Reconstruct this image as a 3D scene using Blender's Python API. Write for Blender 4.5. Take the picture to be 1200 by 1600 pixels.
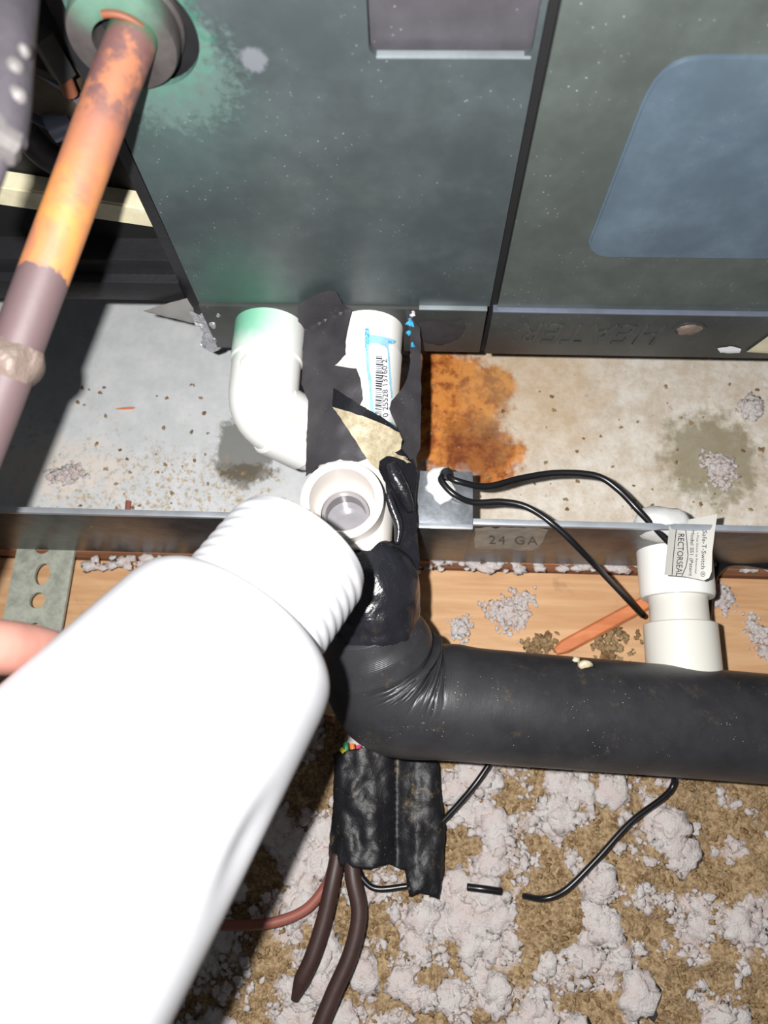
import bpy, bmesh, math, random
import numpy as np
from mathutils import Vector, Matrix, noise as mnoise
from mathutils.geometry import delaunay_2d_cdt

random.seed(4)
S = bpy.context.scene
for o in list(bpy.data.objects): bpy.data.objects.remove(o)
COL = S.collection

# ------------------------------------------------------------------ camera
F = 1155.0
CAM = Vector((0, 0, .34))
_n = Vector((30, 380, 1155)).normalized()                 # straight down, in camera axes (x right, y down, z forward)
_d = Vector((1, .0255, -(30 + .0255*380)/1155)).normalized()
AX, AZ = _d, -_n
AY = AZ.cross(AX)
def c2w(v): v = Vector(v); return Vector((v.dot(AX), v.dot(AY), v.dot(AZ)))
cam = bpy.data.cameras.new('camera'); co = bpy.data.objects.new('camera', cam); COL.objects.link(co)
r_, u_, b_ = c2w((1,0,0)), c2w((0,-1,0)), c2w((0,0,-1))
co.matrix_world = Matrix(((r_.x,u_.x,b_.x,CAM.x),(r_.y,u_.y,b_.y,CAM.y),(r_.z,u_.z,b_.z,CAM.z),(0,0,0,1)))
cam.sensor_fit = 'VERTICAL'; cam.sensor_height = 36; cam.sensor_width = 27
cam.lens = F/1600*36
cam.clip_start = .005; cam.clip_end = 20
cam.dof.use_dof = True; cam.dof.focus_distance = .315; cam.dof.aperture_fstop = 12
S.camera = co

# ------------------------------------------------------------------ light: the phone's torch, beside the lens, and a dim attic
W = bpy.data.worlds.new('attic'); S.world = W; W.use_nodes = True
W.node_tree.nodes['Background'].inputs[0].default_value = (.75, .78, .85, 1)
W.node_tree.nodes['Background'].inputs[1].default_value = .10
L = bpy.data.lights.new('torch', 'POINT'); lo = bpy.data.objects.new('torch', L); COL.objects.link(lo)
lo.location = CAM + c2w((-.021, -.009, -.002))
L.energy = 8.9; L.shadow_soft_size = .0028; L.color = (1, .985, .965)
vs = S.view_settings
vs.view_transform = 'Standard'; vs.look = 'None'; vs.gamma = 1; vs.use_curve_mapping = False; vs.exposure = 0.0

# ------------------------------------------------------------------ where a sight line meets a surface of the place
def ray(u, v): return c2w(((u-600)/F, (v-800)/F, 1))
def onZ(u, v, z): r = ray(u, v); return CAM + r*((z-CAM.z)/r.z)
def onY(u, v, y): r = ray(u, v); return CAM + r*(y/r.y)
def deep(u, v, d): return CAM + ray(u, v)*d
def on_cyl(u, v, p, a, rad):
    """front hit of the sight line on a cylinder (point p, axis a); beyond the rim, the tangent level"""
    r = ray(u, v).normalized(); a = Vector(a).normalized(); w = CAM - Vector(p)
    rd, wd = r - a*r.dot(a), w - a*w.dot(a)
    A, B, C = rd.dot(rd), 2*rd.dot(wd), wd.dot(wd)-rad*rad
    D = B*B-4*A*C
    t = (-B - math.sqrt(max(D, 0)))/(2*A)
    return CAM + r*t

# ------------------------------------------------------------------ node helper
def lin(c):
    return tuple((x/12.92 if x <= .04045 else ((x+.055)/1.055)**2.4) for x in c)
def rgb(r, g, b): return lin((r/255, g/255, b/255)) + (1,)
class NT:
    def __init__(s, name):
        s.m = bpy.data.materials.new(name); s.m.use_nodes = True
        s.t = s.m.node_tree; s.b = s.t.nodes['Principled BSDF']
        s.co = s.t.nodes.new('ShaderNodeTexCoord').outputs['Object']
    def put(s, sock, v):
        if isinstance(v, bpy.types.NodeSocket): s.t.links.new(v, sock)
        else: sock.default_value = v
    def math(s, op, a, b=0.0, clamp=False):
        n = s.t.nodes.new('ShaderNodeMath'); n.operation = op; n.use_clamp = clamp
        s.put(n.inputs[0], a); s.put(n.inputs[1], b); return n.outputs[0]
    def noise(s, scale, detail=4, rough=.6, dist=0, vec=None, off=0.0):
        n = s.t.nodes.new('ShaderNodeTexNoise'); n.noise_dimensions = '4D'
        s.put(n.inputs['Vector'], vec or s.co); n.inputs['W'].default_value = off
        n.inputs['Scale'].default_value = scale; n.inputs['Detail'].default_value = detail
        n.inputs['Roughness'].default_value = rough; n.inputs['Distortion'].default_value = dist
        return n.outputs['Fac']
    def voro(s, scale, vec=None, feature='F1'):
        n = s.t.nodes.new('ShaderNodeTexVoronoi'); n.feature = feature
        s.put(n.inputs['Vector'], vec or s.co); n.inputs['Scale'].default_value = scale
        return n.outputs['Distance']
    def scaled(s, sx, sy, sz):
        n = s.t.nodes.new('ShaderNodeMapping'); s.put(n.inputs['Vector'], s.co)
        n.inputs['Scale'].default_value = (sx, sy, sz); return n.outputs[0]
    def step(s, v, a, b):
        n = s.t.nodes.new('ShaderNodeMapRange'); n.interpolation_type = 'SMOOTHSTEP'
        s.put(n.inputs['Value'], v); n.inputs['From Min'].default_value = a; n.inputs['From Max'].default_value = b
        return n.outputs[0]
    def mix(s, f, a, b):
        n = s.t.nodes.new('ShaderNodeMix'); n.data_type = 'RGBA'
        s.put(n.inputs[0], f); s.put(n.inputs[6], a); s.put(n.inputs[7], b); return n.outputs[2]
    def axis(s, i):
        n = s.t.nodes.new('ShaderNodeSeparateXYZ'); s.put(n.inputs[0], s.co); return n.outputs[i]
    def blob(s, c, rad, amp=.6, nscale=120, soft=.25, stretch=None, off=0.0):
        """a stain of its own ragged shape, round about the place c"""
        n = s.t.nodes.new('ShaderNodeVectorMath'); n.operation = 'SUBTRACT'
        s.put(n.inputs[0], s.co); n.inputs[1].default_value = c
        out = n.outputs[0]
        if stretch:
            k = s.t.nodes.new('ShaderNodeVectorMath'); k.operation = 'MULTIPLY'
            s.put(k.inputs[0], out); k.inputs[1].default_value = stretch; out = k.outputs[0]
        l = s.t.nodes.new('ShaderNodeVectorMath'); l.operation = 'LENGTH'; s.put(l.inputs[0], out)
        q = s.math('DIVIDE', l.outputs['Value'], rad)
        nz = s.math('MULTIPLY', s.math('SUBTRACT', s.noise(nscale, 5, .65, 0, None, off), .5), amp*2.5)
        return s.step(s.math('ADD', q, nz), 1+soft, 1-soft)
    def bump(s, h, strength=.3, dist=.001, prev=None):
        n = s.t.nodes.new('ShaderNodeBump'); n.inputs['Strength'].default_value = strength
        n.inputs['Distance'].default_value = dist; s.put(n.inputs['Height'], h)
        if prev: s.put(n.inputs['Normal'], prev)
        return n.outputs[0]
    def done(s, col, rough=.5, metal=0.0, normal=None, spec=None, sss=0, trans=0, coat=0):
        b = s.b
        s.put(b.inputs['Base Color'], col); s.put(b.inputs['Roughness'], rough); s.put(b.inputs['Metallic'], metal)
        if normal: s.put(b.inputs['Normal'], normal)
        if spec is not None: b.inputs['Specular IOR Level'].default_value = spec
        if sss:
            b.inputs['Subsurface Weight'].default_value = sss; b.inputs['Subsurface Radius'].default_value = (1, .6, .5)
            b.inputs['Subsurface Scale'].default_value = .004
        if trans: b.inputs['Transmission Weight'].default_value = trans
        if coat: b.inputs['Coat Weight'].default_value = coat; b.inputs['Coat Roughness'].default_value = .2
        return s.m
MATS = {}

# ------------------------------------------------------------------ object helper
def link(name, me, mat=None, parent=None):
    o = bpy.data.objects.new(name, me); COL.objects.link(o)
    if mat is not None and me is not None: me.materials.append(mat)
    if parent is not None:
        o.parent = parent
        o.matrix_parent_inverse = Matrix.Translation(-parent.location)      # meshes keep the place's own coordinates
    return o
def thing(name, label, cat, loc, group=None):
    o = bpy.data.objects.new(name, None); COL.objects.link(o); o.location = loc; o.empty_display_size = .01
    return tag(o, label, cat, group)
def tag(o, label=None, cat=None, group=None, kind=None):
    if label: o['label'] = label
    if cat: o['category'] = cat
    if group: o['group'] = group
    if kind: o['kind'] = kind
    return o
def from_bm(name, bm, mat, parent=None, smooth=None):
    bmesh.ops.recalc_face_normals(bm, faces=bm.faces[:])
    me = bpy.data.meshes.new(name); bm.to_mesh(me); bm.free()
    if smooth is not None:
        me.polygons.foreach_set('use_smooth', [True]*len(me.polygons))
        if smooth < 180:
            me.set_sharp_from_angle(angle=math.radians(smooth))
    return link(name, me, mat, parent)
def add_box(bm, lo, hi, bev=0):
    x0,y0,z0 = lo; x1,y1,z1 = hi
    vs = [bm.verts.new(p) for p in ((x0,y0,z0),(x1,y0,z0),(x1,y1,z0),(x0,y1,z0),(x0,y0,z1),(x1,y0,z1),(x1,y1,z1),(x0,y1,z1))]
    fs = [bm.faces.new([vs[i] for i in q]) for q in ((3,2,1,0),(4,5,6,7),(0,1,5,4),(1,2,6,5),(2,3,7,6),(3,0,4,7))]
    if bev:
        es = list({e for f in fs for e in f.edges})
        bmesh.ops.bevel(bm, geom=es, offset=bev, segments=2, affect='EDGES', profile=.6)
def box(name, lo, hi, mat, parent=None, bev=.0006):
    bm = bmesh.new(); add_box(bm, lo, hi, bev); return from_bm(name, bm, mat, parent, 40)
def catmull(pts, n):
    P = [Vector(p) for p in pts]; P = [P[0]*2-P[1]] + P + [P[-1]*2-P[-2]]
    out = []
    for i in range(1, len(P)-2):
        a,b,c,d = P[i-1:i+3]
        for k in range(n):
            t = k/n
            out.append(.5*((2*b)+(c-a)*t+(2*a-5*b+4*c-d)*t*t+(3*b-a-3*c+d)*t**3))
    out.append(P[-2]); return out
def add_tube(bm, path, rad, seg=20, caps=True, shape=None, flat=None):
    """sweep; rad a number or f(t); shape(t, ang)->factor; flat=(normal, factor) squashes"""
    P = [Vector(p) for p in path]; N = len(P)
    T = [(P[min(i+1,N-1)]-P[max(i-1,0)]).normalized() for i in range(N)]
    up = Vector((0,0,1)) if abs(T[0].z) < .9 else Vector((0,1,0))
    nrm = (up - T[0]*up.dot(T[0])).normalized()
    rings = []
    for i in range(N):
        nrm = (nrm - T[i]*nrm.dot(T[i])).normalized(); bn = T[i].cross(nrm)
        t = i/(N-1); r = rad(t) if callable(rad) else rad
        ring = []
        for k in range(seg):
            an = 2*math.pi*k/seg
            dv_ = nrm*math.cos(an) + bn*math.sin(an)*(flat or 1)
            off = dv_*r*(shape(t, an, dv_) if shape else 1)
            ring.append(bm.verts.new(P[i]+off))
        rings.append(ring)
    for a, b in zip(rings, rings[1:]):
        for k in range(seg): bm.faces.new((a[k], a[(k+1)%seg], b[(k+1)%seg], b[k]))
    if caps: bm.faces.new(rings[0][::-1]); bm.faces.new(rings[-1])
    return rings
def tube(name, path, rad, mat, parent=None, seg=20, smooth=60, **k):
    bm = bmesh.new(); add_tube(bm, path, rad, seg, **k); return from_bm(name, bm, mat, parent, smooth)
def add_lathe(bm, prof, p, a, seg=48, shape=None, closed=False):
    a = Vector(a).normalized(); h = Vector((1,0,0)) if abs(a.x) < .8 else Vector((0,1,0))
    e = (h - a*h.dot(a)).normalized(); g = a.cross(e); p = Vector(p)
    rings = []
    for r, z in prof:
        if r <= 1e-7: rings.append([bm.verts.new(p+a*z)]); continue
        rings.append([bm.verts.new(p+a*z+(e*math.cos(q)+g*math.sin(q))*r*(shape(q,z) if shape else 1)) for q in (2*math.pi*k/seg for k in range(seg))])
    prs = list(zip(rings, rings[1:])) + ([(rings[-1], rings[0])] if closed else [])
    for A, B in prs:
        for k in range(seg):
            k2 = (k+1) % seg
            if len(A) == 1 and len(B) == 1: continue
            if len(A) == 1: bm.faces.new((A[0], B[k2], B[k]))
            elif len(B) == 1: bm.faces.new((A[k], A[k2], B[0]))
            else: bm.faces.new((A[k], A[k2], B[k2], B[k]))
def lathe(name, prof, p, a, mat, parent=None, seg=48, smooth=35, **k):
    bm = bmesh.new(); add_lathe(bm, prof, p, a, seg, **k); return from_bm(name, bm, mat, parent, smooth)
def densify(poly, step):
    out = []
    for (a, b) in zip(poly, poly[1:]+poly[:1]):
        n = max(1, int(math.hypot(b[0]-a[0], b[1]-a[1])/step))
        out += [(a[0]+(b[0]-a[0])*k/n, a[1]+(b[1]-a[1])*k/n) for k in range(n)]
    return out
def inside(p, poly):
    c = False; x, y = p
    for (a, b) in zip(poly, poly[1:]+poly[:1]):
        if (a[1] > y) != (b[1] > y) and x < (b[0]-a[0])*(y-a[1])/(b[1]-a[1])+a[0]: c = not c
    return c
def sheet_bm(poly, fn, thick, step=6, rag=0, outdir=None):
    """a thin sheet: an outline filled with a fine grid, laid on the surface fn and given thickness"""
    pl = densify(poly, step)
    if rag: pl = [(x+random.uniform(-rag,rag), y+random.uniform(-rag,rag)) for x, y in pl]
    xs = [p[0] for p in pl]; ys = [p[1] for p in pl]
    inner = []
    y = min(ys)+step*.5; row = 0
    while y < max(ys):
        x = min(xs)+step*(.25 if row % 2 else .75)
        while x < max(xs):
            if inside((x,y), pl) and min((x-a)**2+(y-b)**2 for a, b in pl) > (step*.45)**2: inner.append((x,y))
            x += step
        y += step*.87; row += 1
    V = [Vector(p) for p in pl+inner]; n = len(pl)
    v2, _, f2, *_ = delaunay_2d_cdt(V, [(i,(i+1)%n) for i in range(n)], [list(range(n))], 1, 1e-6)
    bm = bmesh.new(); bv = [bm.verts.new(fn(v.x, v.y)) for v in v2]
    for f in f2:
        try: bm.faces.new([bv[i] for i in f])
        except ValueError: pass
    if thick:
        bm.normal_update()
        ret = bmesh.ops.extrude_face_region(bm, geom=bm.faces[:])
        moved = [g for g in ret['geom'] if isinstance(g, bmesh.types.BMVert)]
        for v in moved: v.co += (v.co-CAM).normalized()*thick
    return bm
def sheet(name, poly, fn, thick, mat, parent=None, step=6, rag=0, smooth=40):
    return from_bm(name, sheet_bm(poly, fn, thick, step, rag), mat, parent, smooth)
def text_mesh(s, size=1.0, extrude=0.0, spacing=1.0, shear=0.0):
    c = bpy.data.curves.new('t', 'FONT'); c.body = s; c.size = size; c.extrude = extrude; c.space_character = spacing; c.shear = shear
    c.resolution_u = 3
    o = bpy.data.objects.new('t', c); COL.objects.link(o)
    me = bpy.data.meshes.new_from_object(o.evaluated_get(bpy.context.evaluated_depsgraph_get()))
    bpy.data.objects.remove(o); bpy.data.curves.remove(c); return me
def lettering(name, s, org, xdir, ydir, width, height, fn, mat, parent, extrude=0.0, **k):
    """text laid on a surface: org/xdir/ydir in the outline frame of fn; fitted to width x height"""
    me = text_mesh(s, **k)
    xs = [v.co.x for v in me.vertices]; x0, x1 = min(xs), max(xs)
    for v in me.vertices:
        a, b = (v.co.x-x0)/(x1-x0)*width, v.co.y/.7*height
        v.co = fn(org[0]+xdir[0]*a+ydir[0]*b, org[1]+xdir[1]*a+ydir[1]*b)
    me.name = name; return link(name, me, mat, parent)
def fbm(p, sc, o=4): return mnoise.fractal(Vector(p)*sc, 1.0, 2.0, o)

# ------------------------------------------------------------------ materials
def mat_panel(name, base, green=False, dust=1.0, rough=.42):
    n = NT(name)
    c = n.mix(n.step(n.noise(30, 5, .65), .35, .75), base, tuple(x*1.5+.006 for x in base[:3])+(1,))
    sp = n.step(n.voro(420), .16, .05)
    sp = n.math('MULTIPLY', sp, n.step(n.noise(60, 2), .48, .62))
    c = n.mix(n.math('MULTIPLY', sp, .55*dust), c, rgb(165, 175, 172))
    pale = n.step(n.noise(9, 6, .7, 0, None, 3), .5, .8)
    c = n.mix(n.math('MULTIPLY', pale, .24*dust), c, rgb(120, 130, 126))
    if green:
        h = onY(215, 55, .193)
        c = n.mix(n.math('MULTIPLY', n.blob(h, .0205, .6, 260, .15), .75), c, rgb(54, 102, 87))
        c = n.mix(n.math('MULTIPLY', n.blob(h+Vector((.004,0,-.012)), .02, .8, 300, .3), .3), c, rgb(120, 150, 140))
        c = n.mix(n.math('MULTIPLY', n.blob(onY(385, 480, .193), .022, .5, 110, .6, (1,1,.55)), .4), c, rgb(62, 110, 92))
        c = n.mix(n.math('MULTIPLY', n.blob(onY(250, 190, .193), .03, .6, 90, .6), .18), c, rgb(76, 112, 102))
        c = n.mix(n.blob(onY(396, 93, .193), .004, .5, 300, .25), c, rgb(104, 108, 114))
    return n.done(c, n.step(n.noise(50, 4), -.4, 1.6) if False else rough, 0, n.bump(n.noise(900, 2), .12, .0003), .5)
M_panel = mat_panel('teal_grey_enamel', rgb(57, 64, 66), True)
M_heater = mat_panel('olive_grey_enamel', rgb(66, 72, 70), False, 1.2)
M_rail = mat_panel('dark_rail_enamel', rgb(54, 56, 55), False, .6, .38)
M_plate = mat_panel('slate_blue_plate', rgb(74, 88, 100), False, .4, .35)
M_dark = mat_panel('charcoal_plate', rgb(62, 60, 65), False, .9, .5)
def plain(name, col, rough=.5, metal=0.0, bump=0, bs=300, var=.25, **k):
    n = NT(name)
    c = n.mix(n.step(n.noise(bs*.25, 4), .3, .75), col, tuple(x*(1-var) for x in col[:3])+(1,))
    return n.done(c, rough, metal, n.bump(n.noise(bs, 4), bump, .001) if bump else None, **k)
M_black = plain('black_enamel', rgb(34, 34, 37), .45, 0, .2)
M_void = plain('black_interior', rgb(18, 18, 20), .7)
M_edge = plain('edge_highlight', rgb(150, 160, 165), .35, .4)  # pale tone painted for light caught along the panel edges
M_cream = plain('cream_plastic', rgb(226, 218, 186), .5, 0, .1)

def m_pan():
    n = NT('galvanised_pan_floor')
    g = n.mix(n.step(n.noise(70, 5, .7), .35, .7), rgb(196, 199, 201), rgb(212, 213, 214))
    g = n.mix(n.math('MULTIPLY', n.step(n.noise(150, 7, .78, .3), .55, .64), n.step(n.axis(1), .205, .14)), g, rgb(168, 146, 108))
    # right half: lime crust and rust
    cr = n.mix(n.step(n.noise(60, 8, .78), .38, .64), rgb(198, 184, 166), rgb(224, 218, 208))
    cr = n.mix(n.math('MULTIPLY', n.step(n.noise(140, 8, .8, .3, None, 5), .57, .68), .75), cr, rgb(140, 112, 80))
    cr = n.mix(n.step(n.noise(95, 7, .78, 0, None, 9), .57, .68), cr, rgb(226, 222, 216))
    right = n.step(n.math('ADD', n.axis(0), n.math('MULTIPLY', n.noise(60), .02)), -.005, .025)
    c = n.mix(right, g, cr)
    P = lambda u, v: onZ(u, v, -.05)
    rust = n.mix(n.step(n.noise(110, 5, .7), .4, .62), rgb(214, 138, 66), rgb(138, 68, 28))
    for (u, v, r, o) in ((700, 590, .024, 0), (730, 650, .022, 2), (690, 690, .020, 4), (770, 715, .016, 6), (655, 640, .02, 8), (770, 600, .012, 10)):
        c = n.mix(n.blob(P(u, v), r, .95, 90, .3, None, o), c, rust)
    c = n.mix(n.math('MULTIPLY', n.blob(P(745, 700), .02, .7, 160, .3, None, 11), .6), c, rgb(96, 42, 20))
    c = n.mix(n.math('MULTIPLY', n.blob(P(835, 600), .04, .8, 60, .5, None, 12), .4), c, rgb(196, 160, 110))
    c = n.mix(n.math('MULTIPLY', n.blob(P(1110, 715), .026, 1.0, 120, .35, None, 14), .75), c, rgb(130, 120, 90))
    c = n.mix(n.blob(P(380, 705), .017, .5, 110, .12, (1,.8,1), 15), c, rgb(128, 129, 126))
    c = n.mix(n.math('MULTIPLY', n.blob(P(385, 738), .011, .9, 300, .3, (.7,2,1), 15), .8), c, rgb(88, 78, 62))
    c = n.mix(n.math('MULTIPLY', n.math('MULTIPLY', n.blob(P(225, 765), .03, .9, 180, .4, (.5,1.2,1), 17), n.step(n.noise(260, 6, .75, 0, None, 21), .5, .6)), .8), c, rgb(170, 140, 98))
    c = n.mix(n.math('MULTIPLY', n.math('MULTIPLY', n.blob(P(100, 735), .022, .9, 140, .4, (.6,1.2,1), 19), n.step(n.noise(150, 6, .75, 0, None, 22), .42, .55)), .8), c, rgb(222, 210, 200))
    return n.done(c, .6, 0.0, n.bump(n.noise(300, 5), .25, .0008), .3)
M_pan = m_pan()
def m_galv(name, base, metal=.85, rough=.28, brown=.25):
    n = NT(name)
    c = n.mix(n.step(n.noise(110, 6, .75), .36, .66), base, tuple(x*.6 for x in base[:3])+(1,))
    c = n.mix(n.math('MULTIPLY', n.step(n.noise(160, 6, .75, 0, None, 4), .56, .72), brown), c, rgb(120, 96, 66))
    c = n.mix(n.step(n.noise(260, 4, .7, 0, None, 7), .68, .76), c, rgb(225, 224, 220))
    return n.done(c, n.step(n.noise(120, 4), -.7, 1.9) if False else rough, metal, n.bump(n.noise(220, 4), .12, .0006))
M_galv = m_galv('galvanised_wall', rgb(104, 104, 106), .7, .36, .3)
M_clip = m_galv('zinc_clip', rgb(165, 170, 178), .7, .3)
M_strap = m_galv('weathered_zinc', rgb(172, 176, 162), .0, .5, .4)
M_lip = plain('pale_zinc_hem', rgb(196, 202, 210), .35, .6)  # paler zinc for the pan hem and the clip's bend

def m_pvc(name, base, green=False, dirt=.5):
    n = NT(name); c = base
    d = n.math('MULTIPLY', n.step(n.noise(260, 6, .75), .64, .76), n.step(n.noise(45, 2), .5, .66))
    c = n.mix(n.math('MULTIPLY', d, dirt), c, rgb(150, 112, 70))
    if green:
        z = n.step(n.math('ADD', n.axis(1), n.math('MULTIPLY', n.noise(120), .012)), .172, .192)
        c = n.mix(n.math('MULTIPLY', z, n.math('MULTIPLY', n.step(n.axis(0), -.050, -.076), .9)), c, rgb(110, 195, 160))
        c = n.mix(n.math('MULTIPLY', n.blob(onZ(455, 655, .045), .006, 1.3, 600, .3), .4), c, rgb(150, 105, 55))
    return n.done(c, .32, 0, n.bump(n.noise(400, 3), .05, .0005), .5)
M_pvc = m_pvc('white_pvc', rgb(238, 237, 233))
M_pvc_g = m_pvc('white_pvc_green_stained', rgb(242, 242, 239), True)
M_pvc_c = m_pvc('cream_white_pvc', rgb(214, 212, 204), False, .3)
M_pvc_t = m_pvc('warm_white_pvc', rgb(232, 226, 220), False, .6)
M_sock = plain('inside_of_socket', rgb(140, 136, 140), .25)
M_ink = plain('black_ink', rgb(30, 30, 36), .6)
M_blue = plain('blue_primer', rgb(70, 175, 220), .4, 0, 0, 600, .4)
M_blue2 = plain('pale_blue_primer', rgb(160, 212, 235), .4, 0, 0, 500, .3)
M_label = plain('white_sticker', rgb(236, 238, 244), .5, 0, 0, 300, .04)

def m_rubber(name, base, rough, speck=1.0, dust=0.0, bump=.3, spec=.5):
    n = NT(name)
    c = n.mix(n.step(n.noise(60, 4), .3, .75), base, tuple(x*.6 for x in base[:3])+(1,))
    s = n.math('MULTIPLY', n.step(n.voro(520), .12, .04), n.step(n.noise(70, 2, .5, 0, None, 6), .52, .62))
    c = n.mix(n.math('MULTIPLY', s, .8*speck), c, rgb(190, 184, 170))
    if dust:
        q = n.math('MULTIPLY', n.step(n.noise(75, 6, .75, 0, None, 2), .54, .72), n.step(n.noise(300, 4, .7), .4, .6))
        c = n.mix(n.math('MULTIPLY', q, dust), c, rgb(150, 128, 92))
    h = n.noise(160, 5, .65, .4)
    return n.done(c, rough, 0, n.bump(h, bump, .0015, n.bump(n.noise(1400, 2), .1, .0003)), spec)
M_foam = m_rubber('black_foam_rubber', rgb(50, 50, 53), .40, 1.2, .2, .1)
M_tape = m_rubber('black_foam_tape', rgb(62, 60, 64), .55, .8, .1, .25)
M_wrap = m_rubber('glossy_black_tape', rgb(34, 34, 40), .25, .5, .12, .45, .6)
M_bund = m_rubber('dusty_black_plastic', rgb(22, 22, 26), .48, .8, .85, .5)
M_wire = plain('black_wire', rgb(24, 24, 27), .3)
M_wtag = plain('tag_paper', rgb(196, 194, 188), .5, 0, 0, 200, .05)
def m_tan():
    n = NT('tan_adhesive')
    c = n.mix(n.step(n.noise(220, 5, .7), .3, .7), rgb(150, 138, 112), rgb(196, 184, 156))
    return n.done(c, .45, 0, n.bump(n.noise(420, 4), .35, .0012))
M_tan = m_tan()
M_brown = plain('brown_cable', rgb(62, 42, 38), .5, 0, .1)
M_red = plain('red_brown_cable', rgb(150, 88, 76), .5)
M_caulk = plain('white_silicone', rgb(214, 214, 212), .4, 0, .5, 200, .15)

def m_wood(name, a, b):
    n = NT(name)
    v = n.scaled(14, 160, 160)
    g = n.noise(1, 6, .6, .6, v)
    c = n.mix(n.step(g, .3, .7), a, b)
    c = n.mix(n.math('MULTIPLY', n.step(n.noise(40, 5, .7), .58, .72), .5), c, rgb(140, 110, 84))
    return n.done(c, .65, 0, n.bump(g, .25, .001))
M_wood = m_wood('pale_pine', rgb(214, 174, 132), rgb(192, 146, 104))
M_wood2 = m_wood('dark_reddish_pine', rgb(176, 124, 92), rgb(136, 94, 70))  # darker, redder pine for the board under the pan
M_stick = m_wood('orange_wood', rgb(222, 140, 92), rgb(190, 108, 62))

def m_copper():
    n = NT('tarnished_copper'); y = n.axis(1)
    ny = n.math('ADD', y, n.math('MULTIPLY', n.math('SUBTRACT', n.noise(70, 4), .5), .03))
    c = n.mix(n.step(n.noise(55, 4, .6, .5), .38, .62), rgb(184, 122, 64), rgb(148, 96, 74))
    c = n.mix(n.math('MULTIPLY', n.step(ny, .135, .160), .8), c, rgb(140, 90, 72))
    c = n.mix(n.math('MULTIPLY', n.step(ny, .158, .172), n.step(n.noise(110, 4), .42, .55)), c, rgb(100, 70, 68))
    c = n.mix(n.step(n.math('ADD', y, n.math('MULTIPLY', n.noise(90), .006)), .188, .192), c, rgb(50, 86, 64))
    c = n.mix(n.math('MULTIPLY', n.step(n.noise(300, 5, .7, 0, None, 8), .62, .7), .6), c, rgb(110, 80, 66))
    c = n.mix(n.step(n.math('ADD', y, n.math('MULTIPLY', n.math('SUBTRACT', n.noise(110, 4), .5), .012)), (deep(60, 430, .207).y)-.0005, (deep(60, 430, .207).y)-.0015), c, rgb(88, 71, 73))
    return n.done(c, .6, .0, n.bump(n.noise(260, 4), .12, .0008))
M_copper = m_copper()
M_solder = plain('lumpy_solder', rgb(118, 103, 95), .5, .1, 1.0, 260, .4)
M_corr = plain('corroded_steel', rgb(70, 66, 72), .55, .2, .6, 160, .4)
M_corrw = plain('pale_corrosion', rgb(92, 88, 88), .6, 0, .6, 300, .3)
M_olive = plain('olive_brown_dirt', rgb(74, 66, 50), .6, 0, .6, 200, .5)
M_bluegrey = plain('blue_grey_metal', rgb(120, 128, 146), .4, .4)
def m_grom():
    n = NT('grommet_rubber')
    c = n.mix(n.step(n.noise(60, 4), .35, .7), rgb(54, 50, 50), rgb(76, 71, 70))
    c = n.mix(n.math('MULTIPLY', n.blob(onY(165, -12, .189), .013, .35, 120, .4), .9), c, rgb(88, 122, 106))
    c = n.mix(n.math('MULTIPLY', n.blob(onY(195, 70, .186), .008, .35, 120, .35), .8), c, rgb(54, 84, 66))
    return n.done(c, .55, 0, n.bump(n.noise(200, 4), .3, .001))
M_grom = m_grom()
M_rusty = plain('rust_brown', rgb(120, 70, 48), .6)
def m_foil():
    n = NT('aluminium_foil'); return n.done(rgb(214, 214, 220), .3, .55, n.bump(n.noise(160, 4, .6, .8), 1.0, .004))
M_foil = m_foil()
def m_bottle():
    n = NT('white_bottle_plastic'); return n.done(rgb(190, 191, 195), .45, 0, None, .3, .04)
M_bottle = m_bottle()
def m_skin():
    n = NT('skin'); c = n.mix(n.step(n.noise(60, 3), .3, .7), rgb(150, 104, 92), rgb(168, 122, 110))
    return n.done(c, .5, 0, n.bump(n.noise(700, 3), .1, .0004), .4, .25)
M_skin = m_skin()
M_nail = plain('nail', rgb(226, 176, 162), .3)

# ================================================================== THE SETTING
# attic floor: a joist and a board that carry the drip pan, loose insulation in front of them
FZ = -.057
def board(name, y0, y1, z0, z1, mat, parent=None): return box(name, (-.55, y0, z0), (.55, y1, z1), mat, parent, .0015)
fl = bpy.data.objects.new('floor', None); COL.objects.link(fl); fl.location = (0, .2, -.12); fl['kind'] = 'structure'
y_front = onZ(600, 1120, -.078).y; y_mid = onZ(700, 889, -.070).y
box('drywall', (-.55, -.42, -.132), (.55, .62, -.1201), plain('drywall_paper', rgb(190,186,178), .8), fl, .001)
board('plank', y_front, y_mid, -.12, -.072, M_wood, fl)
board('plank', y_mid+.001, .62, -.12, FZ-.001, M_wood2, fl)

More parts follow.
